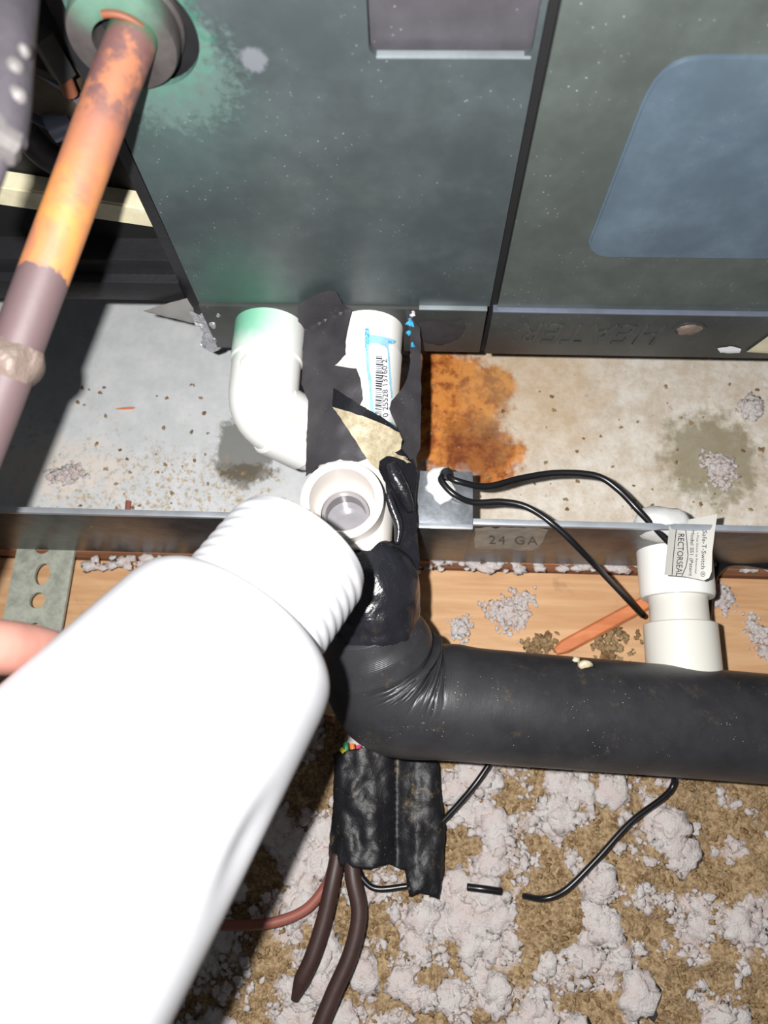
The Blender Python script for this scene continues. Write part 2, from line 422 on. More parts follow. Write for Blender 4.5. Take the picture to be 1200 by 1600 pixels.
# ================================================================== AIR HANDLER
PY = .193
ah = thing('air_handler', 'dark teal-grey metal air handler cabinet above the galvanised drip pan', 'air handler', (.08, .3, .014))
def plate(name, outer, holes, y, thick, mat, parent, bev=.0):
    """a flat sheet standing in the X-Z plane at depth y with cut-outs"""
    bm = bmesh.new(); es = []
    for loop in [outer]+holes:
        vs = [bm.verts.new((x, y, z)) for x, z in loop]
        es += [bm.edges.new((vs[i], vs[(i+1) % len(vs)])) for i in range(len(vs))]
    bmesh.ops.triangle_fill(bm, use_beauty=True, use_dissolve=True, edges=es)
    ret = bmesh.ops.extrude_face_region(bm, geom=bm.faces[:])
    for g in ret['geom']:
        if isinstance(g, bmesh.types.BMVert): g.co.y += thick
    return from_bm(name, bm, mat, parent)
def rrect(x0, z0, x1, z1, r, n=6):
    out = []
    for cx, cz, a0 in ((x1-r, z0+r, -90), (x1-r, z1-r, 0), (x0+r, z1-r, 90), (x0+r, z0+r, 180)):
        for k in range(n+1):
            a = math.radians(a0+90*k/n); out.append((cx+r*math.cos(a), cz+r*math.sin(a)))
    return out
fold = .0520
hc = onY(212, 52, PY); HR = .0178
hole = [(hc.x+HR*math.cos(2*math.pi*k/40), hc.z+HR*math.sin(2*math.pi*k/40)) for k in range(40)]
zc = onY(700, 88, PY).z; xc0 = onY(577, 88, PY).x; xc1 = .0318
cut = rrect(xc0, zc, xc1, .33, .003)
XL, XR = -.0985, .0337
cp = plate('coil_panel', [(XL, fold), (XR, fold), (XR, .5), (XL, .5)], [hole, cut], PY, .0024, M_panel, ah)
# pale rim: light on the cut-out's upward edge, put into its colour
box('sill_highlight', (xc0+.002, PY-.0004, zc-.0007), (xc1, PY+.0022, zc+.0002), M_edge, cp, .0003)
plate('backing_plate', [(xc0-.004, zc-.004), (xc1+.0005, zc-.004), (xc1+.0005, .335), (xc0-.004, .335)], [], PY+.0046, .001, M_dark, ah)
# the cabinet behind, its flange showing beside the panel
box('cabinet_body', (XL-.0080, PY+.0055, .02), (.42, .62, .5), M_black, ah, .001)
HX0 = .0372
hp = plate('heater_panel', [(HX0, fold), (.42, fold), (.42, .5), (HX0, .5)], [], PY-.0004, .0026, M_heater, ah)
# raised slate-blue plate on the heater panel
pts = [(1200,88),(1100,88),(1072,92),(1052,100),(1036,112),(1022,128),(1010,148),(1000,170),(925,365),(920,378),(922,390),(932,399),(948,403),(1200,404)]
pl = [onY(u, v, PY-.0012) for u, v in pts]
pl = [(p.x, p.z) for p in pl]; pl[0] = (.24, pl[0][1]); pl[-1] = (.24, pl[-1][1])
bm = bmesh.new(); vs_ = [bm.verts.new((x, PY-.0014, z)) for x, z in pl]; f_ = bm.faces.new(vs_)
ret = bmesh.ops.extrude_face_region(bm, geom=[f_])
for g in ret['geom']:
    if isinstance(g, bmesh.types.BMVert): g.co.y += .0012
bm.faces.ensure_lookup_table(); bm.normal_update()
fe = [e for e in bm.edges if all(abs(v.co.y-(PY-.0014)) < 1e-6 for v in e.verts)]
bmesh.ops.bevel(bm, geom=fe, offset=.0008, segments=2, affect='EDGES')
from_bm('cover_plate', bm, M_plate, hp, 40)
# dark seam between the two panels, base rails below
box('seam_gasket', (XR+.0004, PY+.001, .012), (HX0-.0004, PY+.0055, .5), M_void, ah, 0)
rz0 = .0150
rl = box('base_rail', (-.0985, PY-.0018, rz0), (XR-.001, PY+.004, fold-.0006), M_rail, ah, .0005)
r2 = box('base_rail', (HX0-.002, PY-.0024, rz0), (.42, PY+.004, fold-.0006), M_rail, ah, .0005)
box('fold_highlight', (.002, PY-.0022, fold-.0007), (XR-.001, PY+.001, fold+.0001), M_edge, rl, .0003)  # pale strip painted as the highlight along the fold
box('fold_highlight', (HX0-.002, PY-.0028, fold-.0007), (.42, PY+.001, fold+.0001), M_bluegrey, r2, .0003)  # the heater rail's fold highlight, painted as a blue-grey strip
# the word HEATER pressed into the rail; the unit hangs the other way up, so it reads upside down
hx0, hx1 = onY(812, 530, PY-.0024).x, onY(1030, 530, PY-.0024).x
hz0, hz1 = onY(920, 537, PY-.0024).z, onY(920, 507, PY-.0024).z
me = text_mesh('HEATER', 1, .03, 1.12, .15)
xs = [v.co.x for v in me.vertices]; x0, x1 = min(xs), max(xs)
for v in me.vertices:
    a, b, e = (v.co.x-x0)/(x1-x0), v.co.y/.7, v.co.z
    v.co = Vector((hx1-(hx1-hx0)*a, PY-.0024-(.0005 if e > 0 else -.0003), hz1-(hz1-hz0)*b))
link('lettering', me, M_rail, r2)
# knock-out hole in the rail, plugged with grey putty
kp = onY(1077, 515, PY-.0026)
lathe('knockout_rim', [(.0078,0),(.0078,.0008),(.0064,.0008),(.0064,0)], kp+Vector((0,.0004,0)), (0,-1,0), M_rail, r2, 32, 35, shape=lambda q, z: 1-.25*abs(math.sin(q)))
bm = bmesh.new(); add_lathe(bm, [(.0062,0),(.0056,.0007),(.0035,.0014),(0,.0016)], kp, (0,-1,0), 24, lambda q, z: 1-.25*abs(math.sin(q))+.12*math.sin(5*q+z*900))
from_bm('putty_plug', bm, M_solder, r2, 60)
# torn dull scrap of old tape on the short rail
sheet('tape_scrap', [(655,505),(672,500),(700,502),(722,500),(728,512),(716,530),(690,540),(664,536),(655,528)], lambda u, v: onY(u, v, PY-.0022), .0003, M_tape, rl, 6, 1)
sheet('paint_chip', [(1120,545),(1140,541),(1158,545),(1156,552),(1125,551)], lambda u, v: onY(u, v, PY-.0028), .0002, M_label, r2, 5, .8)
sheet('corner_gusset', [(1166,550),(1215,515),(1260,520),(1260,556)], lambda u, v: onY(u, v, PY-.0032), .0012, M_cream, r2, 8)
# rubber grommet the copper line comes through
gp = Vector((hc.x-.0035, PY-.0040, hc.z-.0005))
gr = lathe('grommet', [(.0082,.000),(.0150,.0005),(.0156,.002),(.0156,.0068),(.0165,.0078),(.0165,.016),(.0082,.016)], gp, (0,1,0), M_grom, ah, 48, 35, closed=True)
bm = bmesh.new()
arc = [gp+Vector((.0098*math.cos(a), -.0004, .0098*math.sin(a))) for a in [math.radians(20+k*9) for k in range(10)]]
add_tube(bm, arc, .0011, 8); from_bm('rust_ring', bm, M_rusty, gr, 60)
# black lower ledges and trim to the side of the coil panel
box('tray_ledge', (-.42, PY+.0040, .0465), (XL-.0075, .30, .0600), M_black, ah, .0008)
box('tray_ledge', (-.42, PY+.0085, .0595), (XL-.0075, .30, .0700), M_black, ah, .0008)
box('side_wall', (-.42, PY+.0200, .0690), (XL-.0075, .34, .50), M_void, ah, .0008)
a_, b2_ = onY(-60, 298, PY+.0115), onY(250, 344, PY+.0115)
bm = bmesh.new(); dv = (b2_-a_).normalized(); a2 = a_-dv*.25
for s_ in (0,):
    w = .0057; up = Vector((-dv.z, 0, dv.x))
    q = [a2-up*w, b2_-up*w, b2_+up*w, a2+up*w]
    lo_ = [bm.verts.new(p) for p in q]; hi_ = [bm.verts.new(p+Vector((0,.0085,0))) for p in q]
    bm.faces.new(lo_); bm.faces.new(hi_[::-1])
    for k in range(4): bm.faces.new((lo_[k], lo_[(k+1)%4], hi_[(k+1)%4], hi_[k]))
bmesh.ops.bevel(bm, geom=bm.edges[:], offset=.0008, segments=2, affect='EDGES')
from_bm('trim_bar', bm, M_cream, ah, 40)
# feet the cabinet rests on, far back in the pan
for (x, y) in ((-.06, .44), (.34, .44), (.34, .58), (-.06, .58)):
    box('support_foot', (x-.02, y-.02, -.0501), (x+.02, y+.02, .0205), M_void, ah, .001)

# ================================================================== DRIP PAN
LY = .1020
pan = thing('drip_pan', 'galvanised sheet metal drip pan with rust and lime crust under the cabinet', 'drip pan', (0, .35, -.055))
bm = bmesh.new(); add_box(bm, (-.5, LY+.0012, -.0532), (.5, .6, -.0500))
from_bm('pan_floor', bm, M_pan, pan)
bm = bmesh.new()
add_box(bm, (-.5, LY, -.0540), (.5, LY+.0013, .0150), .0003)
from_bm('front_wall', bm, M_galv, pan, 40)
box('side_wall', (-.5, LY, -.0540), (-.4987, .6, .015), M_galv, pan, .0003)
box('side_wall', (.4987, LY, -.0540), (.5, .6, .015), M_galv, pan, .0003)
box('rear_wall', (-.5, .5987, -.0540), (.5, .6, .015), M_galv, pan, .0003)
box('hem', (-.5, LY-.0004, .0128), (.5, LY+.0026, .0156), M_lip, pan, .0007)
# silicone round the side port
bm = bmesh.new(); cp_ = onZ(1040, 815, .008)
bmesh.ops.create_icosphere(bm, subdivisions=3, radius=1, matrix=Matrix.Translation((cp_.x-.001, LY+.005, .006)) @ Matrix.Diagonal((.0125, .0085, .0105, 1)))
for v in bm.verts: v.co += v.normal*fbm(v.co, 120)*.0015 if v.normal.length else Vector()
from_bm('sealant', bm, M_caulk, pan, 180)
# gauge sticker on the outer wall
sk = lambda u, v: onY(u, v, LY-.0003)
st = sheet('gauge_sticker', [(742,824),(858,826),(848,845),(836,861),(741,858)], sk, .0002, plain('worn_sticker', rgb(176,170,160), .5, .2, .2, 400, .45), pan, 8, 1.5)
lettering('lettering', '24 GA', (764,850), (1,.02), (0,-1), 76, 13, lambda u, v: onY(u, v, LY-.0005), plain('faded_ink', rgb(96,90,84), .6), st, spacing=1.25)

# ------ zinc clip folded over the lip, with the wires' entry
bx0, bx1 = onZ(651, 793, .018).x, onZ(739, 793, .018).x
by1 = onZ(695, 736, .018).y
clip = thing('lip_clip', 'shiny zinc clip folded over the pan lip beside the taped pipe', 'metal clip', ((bx0+bx1)/2, LY-.002, -.045))
box('top_plate', (bx0, LY-.0030, .0165), (bx1, by1, .0180), M_clip, clip, .0005)
box('front_plate', (bx0, LY-.0032, -.0400), (bx1, LY-.0016, .0178), M_galv, clip, .0005)
box('back_plate', (bx0, by1-.0015, -.0490), (bx1, by1, .0176), M_clip, clip, .0005)
box('bright_bend', (bx0, LY-.0036, .0166), (bx1, LY-.0012, .0184), M_lip, clip, .0005)
bm = bmesh.new(); wp = onZ(692, 765, .0185)
bmesh.ops.create_icosphere(bm, subdivisions=3, radius=1, matrix=Matrix.Translation((wp.x-.001, wp.y+.002, .0180)) @ Matrix.Diagonal((.0065, .0090, .0018, 1)))
for v in bm.verts: v.co += Vector((fbm(v.co, 160), fbm(v.co+Vector((9,0,0)), 160), 0))*.0022
from_bm('sealant', bm, M_caulk, clip, 180)
gm = onZ(698, 741, .020)
lathe('wire_grommet', [(.0030,0),(.0033,.002),(.0028,.0038),(0,.0044)], (gm.x, gm.y, .0176), (0,0,1), M_wire, clip, 20, 60)

# ------ perforated strap on the boards
sx0, sx1 = onZ(22, 880, FZ+.001).x, onZ(113, 880, FZ+.001).x
sy1 = .16; sy0 = onZ(60, 1060, FZ).y
bm = bmesh.new(); es = []
loops = [[(sx0, sy0), (sx1, sy0), (sx1, sy1), (sx0, sy1)]]
for (u, v, rx, ry) in ((67, 853, .0046, .0046), (66, 897, .0043, .0062), (58, 938, .0043, .0045), (52, 990, .0043, .006), (70, 790, .0043, .0045)):
    c = onZ(u, v, FZ+.001)
    loops.append([(c.x+rx*math.cos(2*math.pi*k/24), c.y+ry*math.sin(2*math.pi*k/24)) for k in range(24)])
for lp in loops:
    vv = [bm.verts.new((x, y, FZ+.0010)) for x, y in lp]
    es += [bm.edges.new((vv[i], vv[(i+1) % len(vv)])) for i in range(len(vv))]
bmesh.ops.triangle_fill(bm, use_beauty=True, use_dissolve=True, edges=es)
ret = bmesh.ops.extrude_face_region(bm, geom=bm.faces[:])
for g in ret['geom']:
    if isinstance(g, bmesh.types.BMVert): g.co.z -= .0022
o = from_bm('perforated_strap', bm, M_strap); tag(o, 'weathered perforated zinc strap with round holes running under the drip pan', 'metal strap')

# ================================================================== COPPER LINE AND THE PARTS AROUND IT
cpth = [deep(196, 88, .2085), deep(172, 150, .2080), deep(117, 300, .2075), deep(50, 480, .2070), deep(-10, 640, .2065), deep(-85, 830, .205), deep(-190, 1080, .203)]
cpth = [cpth[0]+(cpth[0]-cpth[1])*1.0] + cpth
cl = thing('copper_pipe', 'bare tarnished copper pipe coming out of the cabinet through a grommet', 'copper pipe', cpth[-1])
tube('pipe', catmull(cpth, 10), .0069, M_copper, cl, 28)
jp = [deep(28, 538, .2068), deep(9, 588, .2066)]
tube('solder_joint', catmull([jp[0], (jp[0]+jp[1])/2, jp[1]], 6), lambda t: .0071+.0012*math.sin(math.pi*t), M_solder, cl, 28, shape=lambda t, a, d: 1+.07*math.sin(3*a+t*4)+.04*math.sin(7*a))
# grey corroded tube close to the lens
g = thing('corroded_tube', 'grey corroded steel tube with pale crusty patches left of the copper pipe', 'tube', deep(-5, 250, .150))
gpth = [deep(10, -160, .160), deep(14, -40, .156), deep(10, 60, .153), deep(4, 150, .150), deep(-4, 214, .148)]
tube('tube', catmull(gpth, 8), lambda t: .0064-.0012*t, M_corr, g, 24, shape=lambda t, a, d: 1+.05*math.sin(2*a+5*t))
lathe('end_nut', [(0,-.001),(.0042,-.001),(.0050,.001),(.0050,.004),(.0040,.006),(0,.006)], deep(-2, 200, .1478), (gpth[-1]-gpth[-2]), M_corrw, g, 6, 20)
for (u, v, rr) in ((24, 105, .0020), (26, 150, .0022), (38, 78, .0015)):
    bm = bmesh.new(); bmesh.ops.create_icosphere(bm, subdivisions=2, radius=rr, matrix=Matrix.Translation(deep(u, v, .1475)))
    for w_ in bm.verts: w_.co += w_.normal*fbm(w_.co, 500)*.0006
    from_bm('crust_patch', bm, M_corrw, g, 180)
tube('tail', catmull([gpth[-1], deep(-14, 260, .150), deep(-40, 330, .156)], 6), .0030, M_corr, g, 14)
# small valve body tucked behind them
vp = onY(62, 140, PY+.012)
va = thing('valve', 'small dirty olive-brown valve body in the dark gap beside the coil panel', 'valve', vp)
lathe('body', [(0,-.003),(.0095,-.003),(.0120,-.001),(.0120,.008),(0,.008)], vp, (.15,1,.1), M_olive, va, 40, 35)
lathe('rim', [(.0122,-.0024),(.0136,-.0024),(.0136,.0010),(.0122,.0010)], vp+Vector((.001,0,-.004)), (.15,1,.1), M_bluegrey, va, 40, 35, closed=True)
tube('side_port', [onY(78, 200, PY+.009), onY(112, 186, PY+.012)], .0050, M_bluegrey, va, 24)
tube('lower_pipe', catmull([onY(40, 210, PY+.010), onY(75, 245, PY+.009), onY(130, 268, PY+.012)], 6), .0050, M_corr, va, 20)
tube('bracket_arm', [onY(62, 52, PY+.004), onY(100, 118, PY+.004)], .0040, M_black, va, 4, 20)
tube('rusty_bolt', [onY(99, 118, PY+.0035), onY(110, 146, PY+.0035)], .0024, M_rusty, va, 10)

# ================================================================== PVC DRAIN FITTINGS
ZP = .0345
# elbow: out of the cabinet, then turning down and to the side
ex = -.0685
el = thing('pvc_elbow', 'white PVC elbow stained green where it leaves the cabinet', 'pipe elbow', (ex, .165, .012))
lathe('socket', [(.0130,0),(.0164,0),(.0166,.001),(.0168,.0225),(.0160,.0236),(.0130,.0236)], (ex, PY+.002, ZP), (0,-1,0), M_pvc_g, el, 56, 35, closed=True)
corner = Vector((ex, onZ(412, 645, ZP).y, ZP)); ad = Vector((.74, -.14, -.66)).normalized()
pp = [Vector((ex, PY-.004, ZP)), Vector((ex, .176, ZP)), Vector((ex, corner.y+.012, ZP))]
for k in range(1, 9):
    t = k/9; a, c = Vector((ex, corner.y+.0105, ZP)), corner+ad*.0105
    pp.append((1-t)**2*a + 2*t*(1-t)*corner + t*t*c)
pp += [corner+ad*.012, corner+ad*.03]
tube('bend', pp, .0160, M_pvc_g, el, 48)
ap = corner+ad*.0060
lathe('outlet_socket', [(.0130,0),(.0166,0),(.0172,.0008),(.0172,.0195),(.0166,.0202),(.0130,.0202)], ap, ad, M_pvc_g, el, 56, 35, closed=True)
bm = bmesh.new(); dp = on_cyl(387, 565, (ex, .17, ZP), (0,1,0), .0160)
nd = (dp-Vector((ex, dp.y, ZP))).normalized()
add_lathe(bm, [(0,.0010),(.0030,.0008),(.0040,0),(.0040,-.002)], dp, nd, 24); from_bm('moulding_mark', bm, M_pvc_g, el, 40)

# tee on the primary drain: run toward the foam, branch standing open
R0 = Vector((-.0210, PY+.003, ZP)); R1 = Vector((-.0262, .0790, .0338)); RA = (R1-R0).normalized(); RL = (R1-R0).length
te = thing('pvc_tee', 'white PVC tee with an open upright cleanout mouth and a barcode on its side', 'pipe tee', (-.026, .1, .014))
run = lathe('run', [(.0125,0),(.0150,0),(.0160,.0005),(.0160,.0185),(.0166,.0190),(.0166,.0960),(.0125,.0960)], R0, RA, M_pvc, te, 64, 35, closed=True)
rsk = lathe('run_socket', [(.0125,RL-.026),(.0176,RL-.026),(.0184,RL-.024),(.0187,RL-.0005),(.0182,RL),(.0125,RL)], R0, RA, M_pvc_t, te, 64, 35, closed=True)
BP = onZ(534, 779, .0600); bz = .060
br = lathe('branch', [(.0168,-.034),(.0168,-.0008),(.0160,0),(.0139,0),(.0133,-.0008),(.0130,-.0190),(.0106,-.0194),(.0104,-.032),(0,-.033)], (BP.x, BP.y, bz), (0,0,1), M_pvc_t, te, 72, 35)
bmc = bmesh.new(); add_lathe(bmc, [(0,-.0335),(.0150,-.0335),(.0150,.03),(0,.03)], (BP.x, BP.y, bz), (0,0,1), 64)
cutter = from_bm('bore_cutter', bmc, None)
for o_ in (run, rsk):
    bo_ = o_.modifiers.new('bore', 'BOOLEAN'); bo_.operation = 'DIFFERENCE'; bo_.object = cutter; bo_.solver = 'EXACT'
    bpy.context.view_layer.update()
    nm_ = bpy.data.meshes.new_from_object(o_.evaluated_get(bpy.context.evaluated_depsgraph_get())); o_.modifiers.clear(); o_.data = nm_
bpy.data.objects.remove(cutter)
lathe('inner_pipe_end', [(.0103,-.0215),(.0088,-.0215),(.0088,-.0318),(.0103,-.0318)], (BP.x, BP.y, bz), (0,0,1), M_sock, te, 48, 35, closed=True)
lathe('standing_water', [(0,-.0300),(.0088,-.0300)], (BP.x, BP.y, bz), (0,0,1), plain('cloudy_water', rgb(150,148,152), .08), te, 40, 60)
# blue primer brushed on the run, and the printed barcode
rs = lambda off: (lambda u, v: on_cyl(u, v, R0, RA, .0166+off))
for nm, poly, m in (('primer_stain', [(570,514),(576,514),(577,522),(598,526),(617,531),(618,536),(606,538),(598,541),(590,536),(577,537),(575,548),(570,545)], M_blue2),
                    ('primer_stain', [(571,513),(576,513),(577,530),(576,547),(572,549),(570,530)], M_blue),
                    ('primer_stain', [(571,549),(576,549),(577,575),(581,595),(582,620),(584,640),(590,648),(583,650),(578,640),(577,605),(573,580)], M_blue2),
                    ('primer_stain', [(598,530),(607,533),(609,560),(612,600),(614,622),(611,622),(608,595),(605,545),(600,540)], M_blue2),
                    ('primer_stain', [(607,532),(619,533),(616,537),(605,538)], M_blue),
                    ('primer_stain', [(600,656),(612,660),(624,672),(624,678),(612,670)], M_blue)):
    sheet(nm, poly, rs(.00012), 0, m, run, 4, .4)
lb = sheet('barcode_label', [(579,543),(600,540),(608,600),(611,652),(600,662),(590,650),(584,610)], rs(.0002), 0, M_label, run, 4)
bm = bmesh.new(); y = 556.0; rnd = random.Random(3)
while y < 650:
    w = rnd.choice((1.0, 1.0, 1.7, 2.3)); tl = rnd.choice((10, 10, 10, 12))
    t = (y-556)/94; xa = 587.5-1.5*t
    fn = rs(.0004)
    q = [bm.verts.new(fn(xa+dx, y+dy)) for dx, dy in ((0,0),(tl*.5,.6),(tl,1.2),(tl,1.2+w),(tl*.5,.6+w),(0,w))]
    bm.faces.new((q[0],q[1],q[4],q[5])); bm.faces.new((q[1],q[2],q[3],q[4]))
    y += w+rnd.choice((.9, 1.3, 2.0))
from_bm('barcode', bm, M_ink, lb)
lettering('lettering', '0 25528 13760 2', (606.5,651), (-.02,-1), (-1,.15), 90, 8.5, rs(.0004), M_ink, lb)

# ================================================================== BLACK TAPE, FOAM AND FLOAT SWITCH
def tent(u, v, rad, slope=.75, ymax=PY-.0034, amp=.0007):
    """where the sight line meets tape laid over the run: round on top, falling straight away at the sides"""
    r = ray(u, v); lo_, hi_ = .2, .45
    def over(t):
        p = CAM+r*t; k = (p.y-R0.y)/(R1.y-R0.y); c = R0.lerp(R1, k); dx = abs(p.x-c.x)
        th = math.atan(slope); x1 = rad*math.sin(th)
        h = math.sqrt(rad*rad-dx*dx) if dx < x1 else rad*math.cos(th)-slope*(dx-x1)
        return p.z-(c.z+h+amp*mnoise.noise(Vector((p.x*130, p.y*130, rad*90))))
    for _ in range(40):
        m = (lo_+hi_)/2
        if over(m) > 0: lo_ = m
        else: hi_ = m
    p = CAM+r*lo_
    return p if p.y < ymax else onY(u, v, ymax)
tw = thing('foam_tape_wrap', 'black foam tape peeled open around the PVC tee showing tan adhesive', 'tape', (-.026, .12, .014))
left = [(465,475),(490,462),(515,453),(526,457),(535,474),(550,483),(546,501),(539,534),(539,553),(522,571),(557,576),(562,591),(567,624),(562,633),(540,620),(522,608),(519,636),(535,657),(558,692),(574,716),(560,722),(530,718),(500,726),(478,745),(478,700),(482,626),(471,600),(474,553),(466,520)]
sheet('wrap', left, lambda u, v: tent(u, v, .0196, .75, PY-.0034, .0014), .0012, M_tape, tw, 6, .6)
right_ = [(634,485),(641,482),(648,502),(656,512),(658,560),(658,620),(657,700),(650,716),(640,718),(628,700),(632,690),(623,672),(612,650),(608,639),(612,626),(625,611),(636,593),(642,560),(640,523)]
sheet('wrap', right_, lambda u, v: tent(u, v, .0212, .75, PY-.0034, .0014), .0012, M_tape, tw, 6, .6)
low = [(590,700),(628,690),(650,712),(652,740),(648,775),(652,830),(656,875),(650,900),(625,890),(614,862),(620,835),(618,800),(606,785),(602,755),(592,735)]
lw = sheet('wrap', low, lambda u, v: tent(u, v, .0203, .9, PY-.0034, .0022), .0008, M_wrap, tw, 5, .5)
flap = [(519,636),(533,639),(566,650),(598,662),(624,676),(628,686),(626,702),(607,711),(593,721),(591,735),(577,723),(558,692),(535,657)]
def flapf(u, v):
    t = max(0, min(1, ((u-519)*.38-(v-636)*.92+40)/55))      # lifts away from the pipe toward the torn edge
    return tent(u, v, .0212+.0065*t*t, .75, PY, .0008)
fp = sheet('torn_flap', flap, flapf, .0009, M_tan, tw, 5, .7); fp['label'] = 'tan adhesive side of the peeled tape'
band = [(521,606),(540,618),(562,632),(600,654),(626,674),(624,679),(598,665),(566,653),(533,642),(519,638)]
sheet('torn_edge', band, lambda u, v: tent(u, v, .0220), .0025, M_wrap, fp, 4, .4)
bm = bmesh.new()
for k in range(9):
    a = flapf(604+k*1.5, 712-k*.6); b = tent(628+k*1.5+random.uniform(-5,3), 716+k*.8+random.uniform(-4,3), .0225)
    add_tube(bm, [a, (a+b)/2+Vector((0,0,.0008)), b], .00016, 5)
from_bm('frayed_threads', bm, M_tan, fp, 60)
def roll(pts, r): tube('tape_fold', catmull([tent(u, v, .0218) for u, v in pts], 8), lambda t: r*(.25+.75*math.sin(math.pi*min(.97, t*.85+.12))**.7), M_wrap, tw, 18, 180, shape=lambda t, a, d: 1+.12*math.sin(2*a+3*t))
roll([(610,724),(618,745),(630,770),(642,800)], .0038)
roll([(606,770),(614,795),(622,822),(620,850)], .0022)
for (u, v, rr) in ((641,505,.0016),(645,492,.0012),(638,520,.001),(645,540,.0012)):
    bm = bmesh.new(); bmesh.ops.create_icosphere(bm, subdivisions=2, radius=rr, matrix=Matrix.Translation(tent(u, v, .0214)))
    for w_ in bm.verts: w_.co += w_.normal*fbm(w_.co, 700)*rr*.9
    from_bm('primer_drip' if v > 500 else 'foil_crumb', bm, M_blue if v > 500 else M_caulk, tw, 30)

# foam-covered drain line: on from the tee, round the bend and away
FP = [deep(572, 968, .317), deep(584, 1000, .322), deep(605, 1046, .328), deep(641, 1079, .331), deep(700, 1094, .333), deep(800, 1105, .335), deep(1000, 1121, .340), deep(1200, 1138, .345), deep(1500, 1165, .352), deep(1900, 1200, .36)]
fpth = catmull(FP, 14); NF = len(fpth)
def foam_shape(t, a, d):
    i = t*(NF-1)/14.0
    bend = math.exp(-((i-2.7)/1.2)**2)
    inner = max(0, d.dot(Vector((.75, .6, .28))))
    f = 1 + bend*.12*inner**2*math.sin(i*6.3+.6) + .28*bend*max(0, -d.dot(Vector((.68,.68,.1))))**2
    f += .010*mnoise.noise(Vector((i*1.1, d.y*1.2, d.z*1.2)))
    up = max(0, d.z); ph = math.radians(90*max(0, min(1, (i-1.2)/2.0))); q = d.x*math.cos(ph)+d.y*math.sin(ph)
    for (i0, y0, w_, dp_) in ((1.60,.10,.035,.03),(1.72,.15,.035,.035),(1.90,.0,.03,.03),(2.2,.15,.035,.035),(2.36,.2,.035,.035),(2.75,.05,.04,.04),(2.95,.3,.04,.05),(3.22,.1,.04,.045),(3.38,.05,.035,.035),(3.60,.2,.035,.02)):
        wob = .09*mnoise.noise(Vector((q*4, i0*7, 2)))
        f -= dp_*math.exp(-((i-i0-wob)/w_)**2)*math.exp(-((q-y0)/.30)**2)*up
    return f
fo = thing('foam_pipe_cover', 'thick black foam rubber pipe insulation bending round from the taped tee', 'pipe insulation', (.03, .03, -.025))
bm = bmesh.new()
dense = []
for p, q in zip(fpth, fpth[1:]):
    dense += [p.lerp(q, k/5) for k in range(5)]
dense.append(fpth[-1])
add_tube(bm, dense, lambda t: .0196+.0054*min(1, max(0, t/.16)), 72, True, foam_shape)
from_bm('foam_sleeve', bm, M_foam, fo, 180)
for (u, v, rr) in ((915, 1038, .0030), (900, 1030, .0018), (628, 972, .0018)):
    bm = bmesh.new(); c = deep(u, v, .3195 if u > 700 else .307)
    bmesh.ops.create_icosphere(bm, subdivisions=2, radius=1, matrix=Matrix.Translation(c) @ Matrix.Diagonal((rr, rr*.7, rr*.5, 1)))
    for w_ in bm.verts: w_.co += w_.normal*fbm(w_.co, 600)*.0012
    from_bm('dirt_crumb', bm, M_tan, fo, 180)
# shiny vinyl tape between tee and foam
vt = [R1+RA*(.001)+Vector((0,0,-.002)), R1+RA*.006+Vector((0,0,-.003)), deep(578, 908, .315), deep(586, 945, .317), deep(584, 990, .321)]
bm = bmesh.new(); vpth = catmull(vt, 14)
def vinyl(t, a, d): return 1+.035*math.sin(3*a+t*9)+.05*mnoise.noise(Vector((t*5, math.cos(a)*2, math.sin(a)*2)))+.035*mnoise.noise(Vector((t*14+3, math.cos(a)*5, math.sin(a)*5)))
add_tube(bm, vpth, lambda t: .0178+.0020*t, 64, True, vinyl)
o = from_bm('vinyl_tape', bm, M_wrap, None, 180); tag(o, 'glossy wrinkled black vinyl tape between the tee and the foam cover', 'tape')
for o_ in (o,): o_.location = (0,0,0)

# float switch on the pan's side port
fx = onY(1045, 870, LY).x; fz = -.0230
fs = thing('float_switch', 'white PVC float switch fitting screwed into the pan side with a printed tag', 'float switch', (fx, .07, fz-.0175))
fd = Vector((.004, -1, -.02)).normalized(); f0 = Vector((fx-.001, LY+.004, fz))
def yy(v): return (f0.y - onZ(1050, v, fz+.014).y)/abs(fd.y)
lathe('switch_body', [(0,-.002),(.0176,-.002),(.0180,0),(.0176,yy(918)),(.0170,yy(924)),(.0125,yy(924))], f0, fd, M_pvc, fs, 56, 35)
lathe('nipple', [(.0105,yy(915)),(.0138,yy(915)),(.0138,yy(975)),(.0105,yy(975))], f0, fd, M_pvc_c, fs, 56, 35, closed=True)
lathe('lower_socket', [(.0125,yy(966)),(.0166,yy(966)),(.0172,yy(968)),(.0174,yy(1100)),(.0125,yy(1100))], f0, fd, M_pvc_c, fs, 56, 35, closed=True)
def tagf(dz): return lambda u, v: onZ(u, v, .012+dz+.010*((u-1080)/45)**2*.4+.004*math.sin((v-800)/60))
tg = sheet('tag', [(1046,819),(1080,811),(1121,803),(1117,830),(1113,862),(1112,893),(1108,903),(1100,907),(1070,901),(1038,898),(1042,860)], tagf(0), .0003, M_wtag, fs, 6)
hexa = [(1057,824),(1071,821),(1075,868),(1072,885),(1065,901),(1050,898),(1052,870)]
bm = bmesh.new(); tf = tagf(.0004)
for a, b in zip(hexa, hexa[1:]+hexa[:1]):
    if (a, b) == ((1065,901),(1050,898)): continue
    d_ = Vector((b[0]-a[0], b[1]-a[1])); nn = Vector((-d_.y, d_.x)).normalized()*.55
    q = [bm.verts.new(tf(*p)) for p in ((a[0]+nn.x,a[1]+nn.y),(b[0]+nn.x,b[1]+nn.y),(b[0]-nn.x,b[1]-nn.y),(a[0]-nn.x,a[1]-nn.y))]
    bm.faces.new(q)
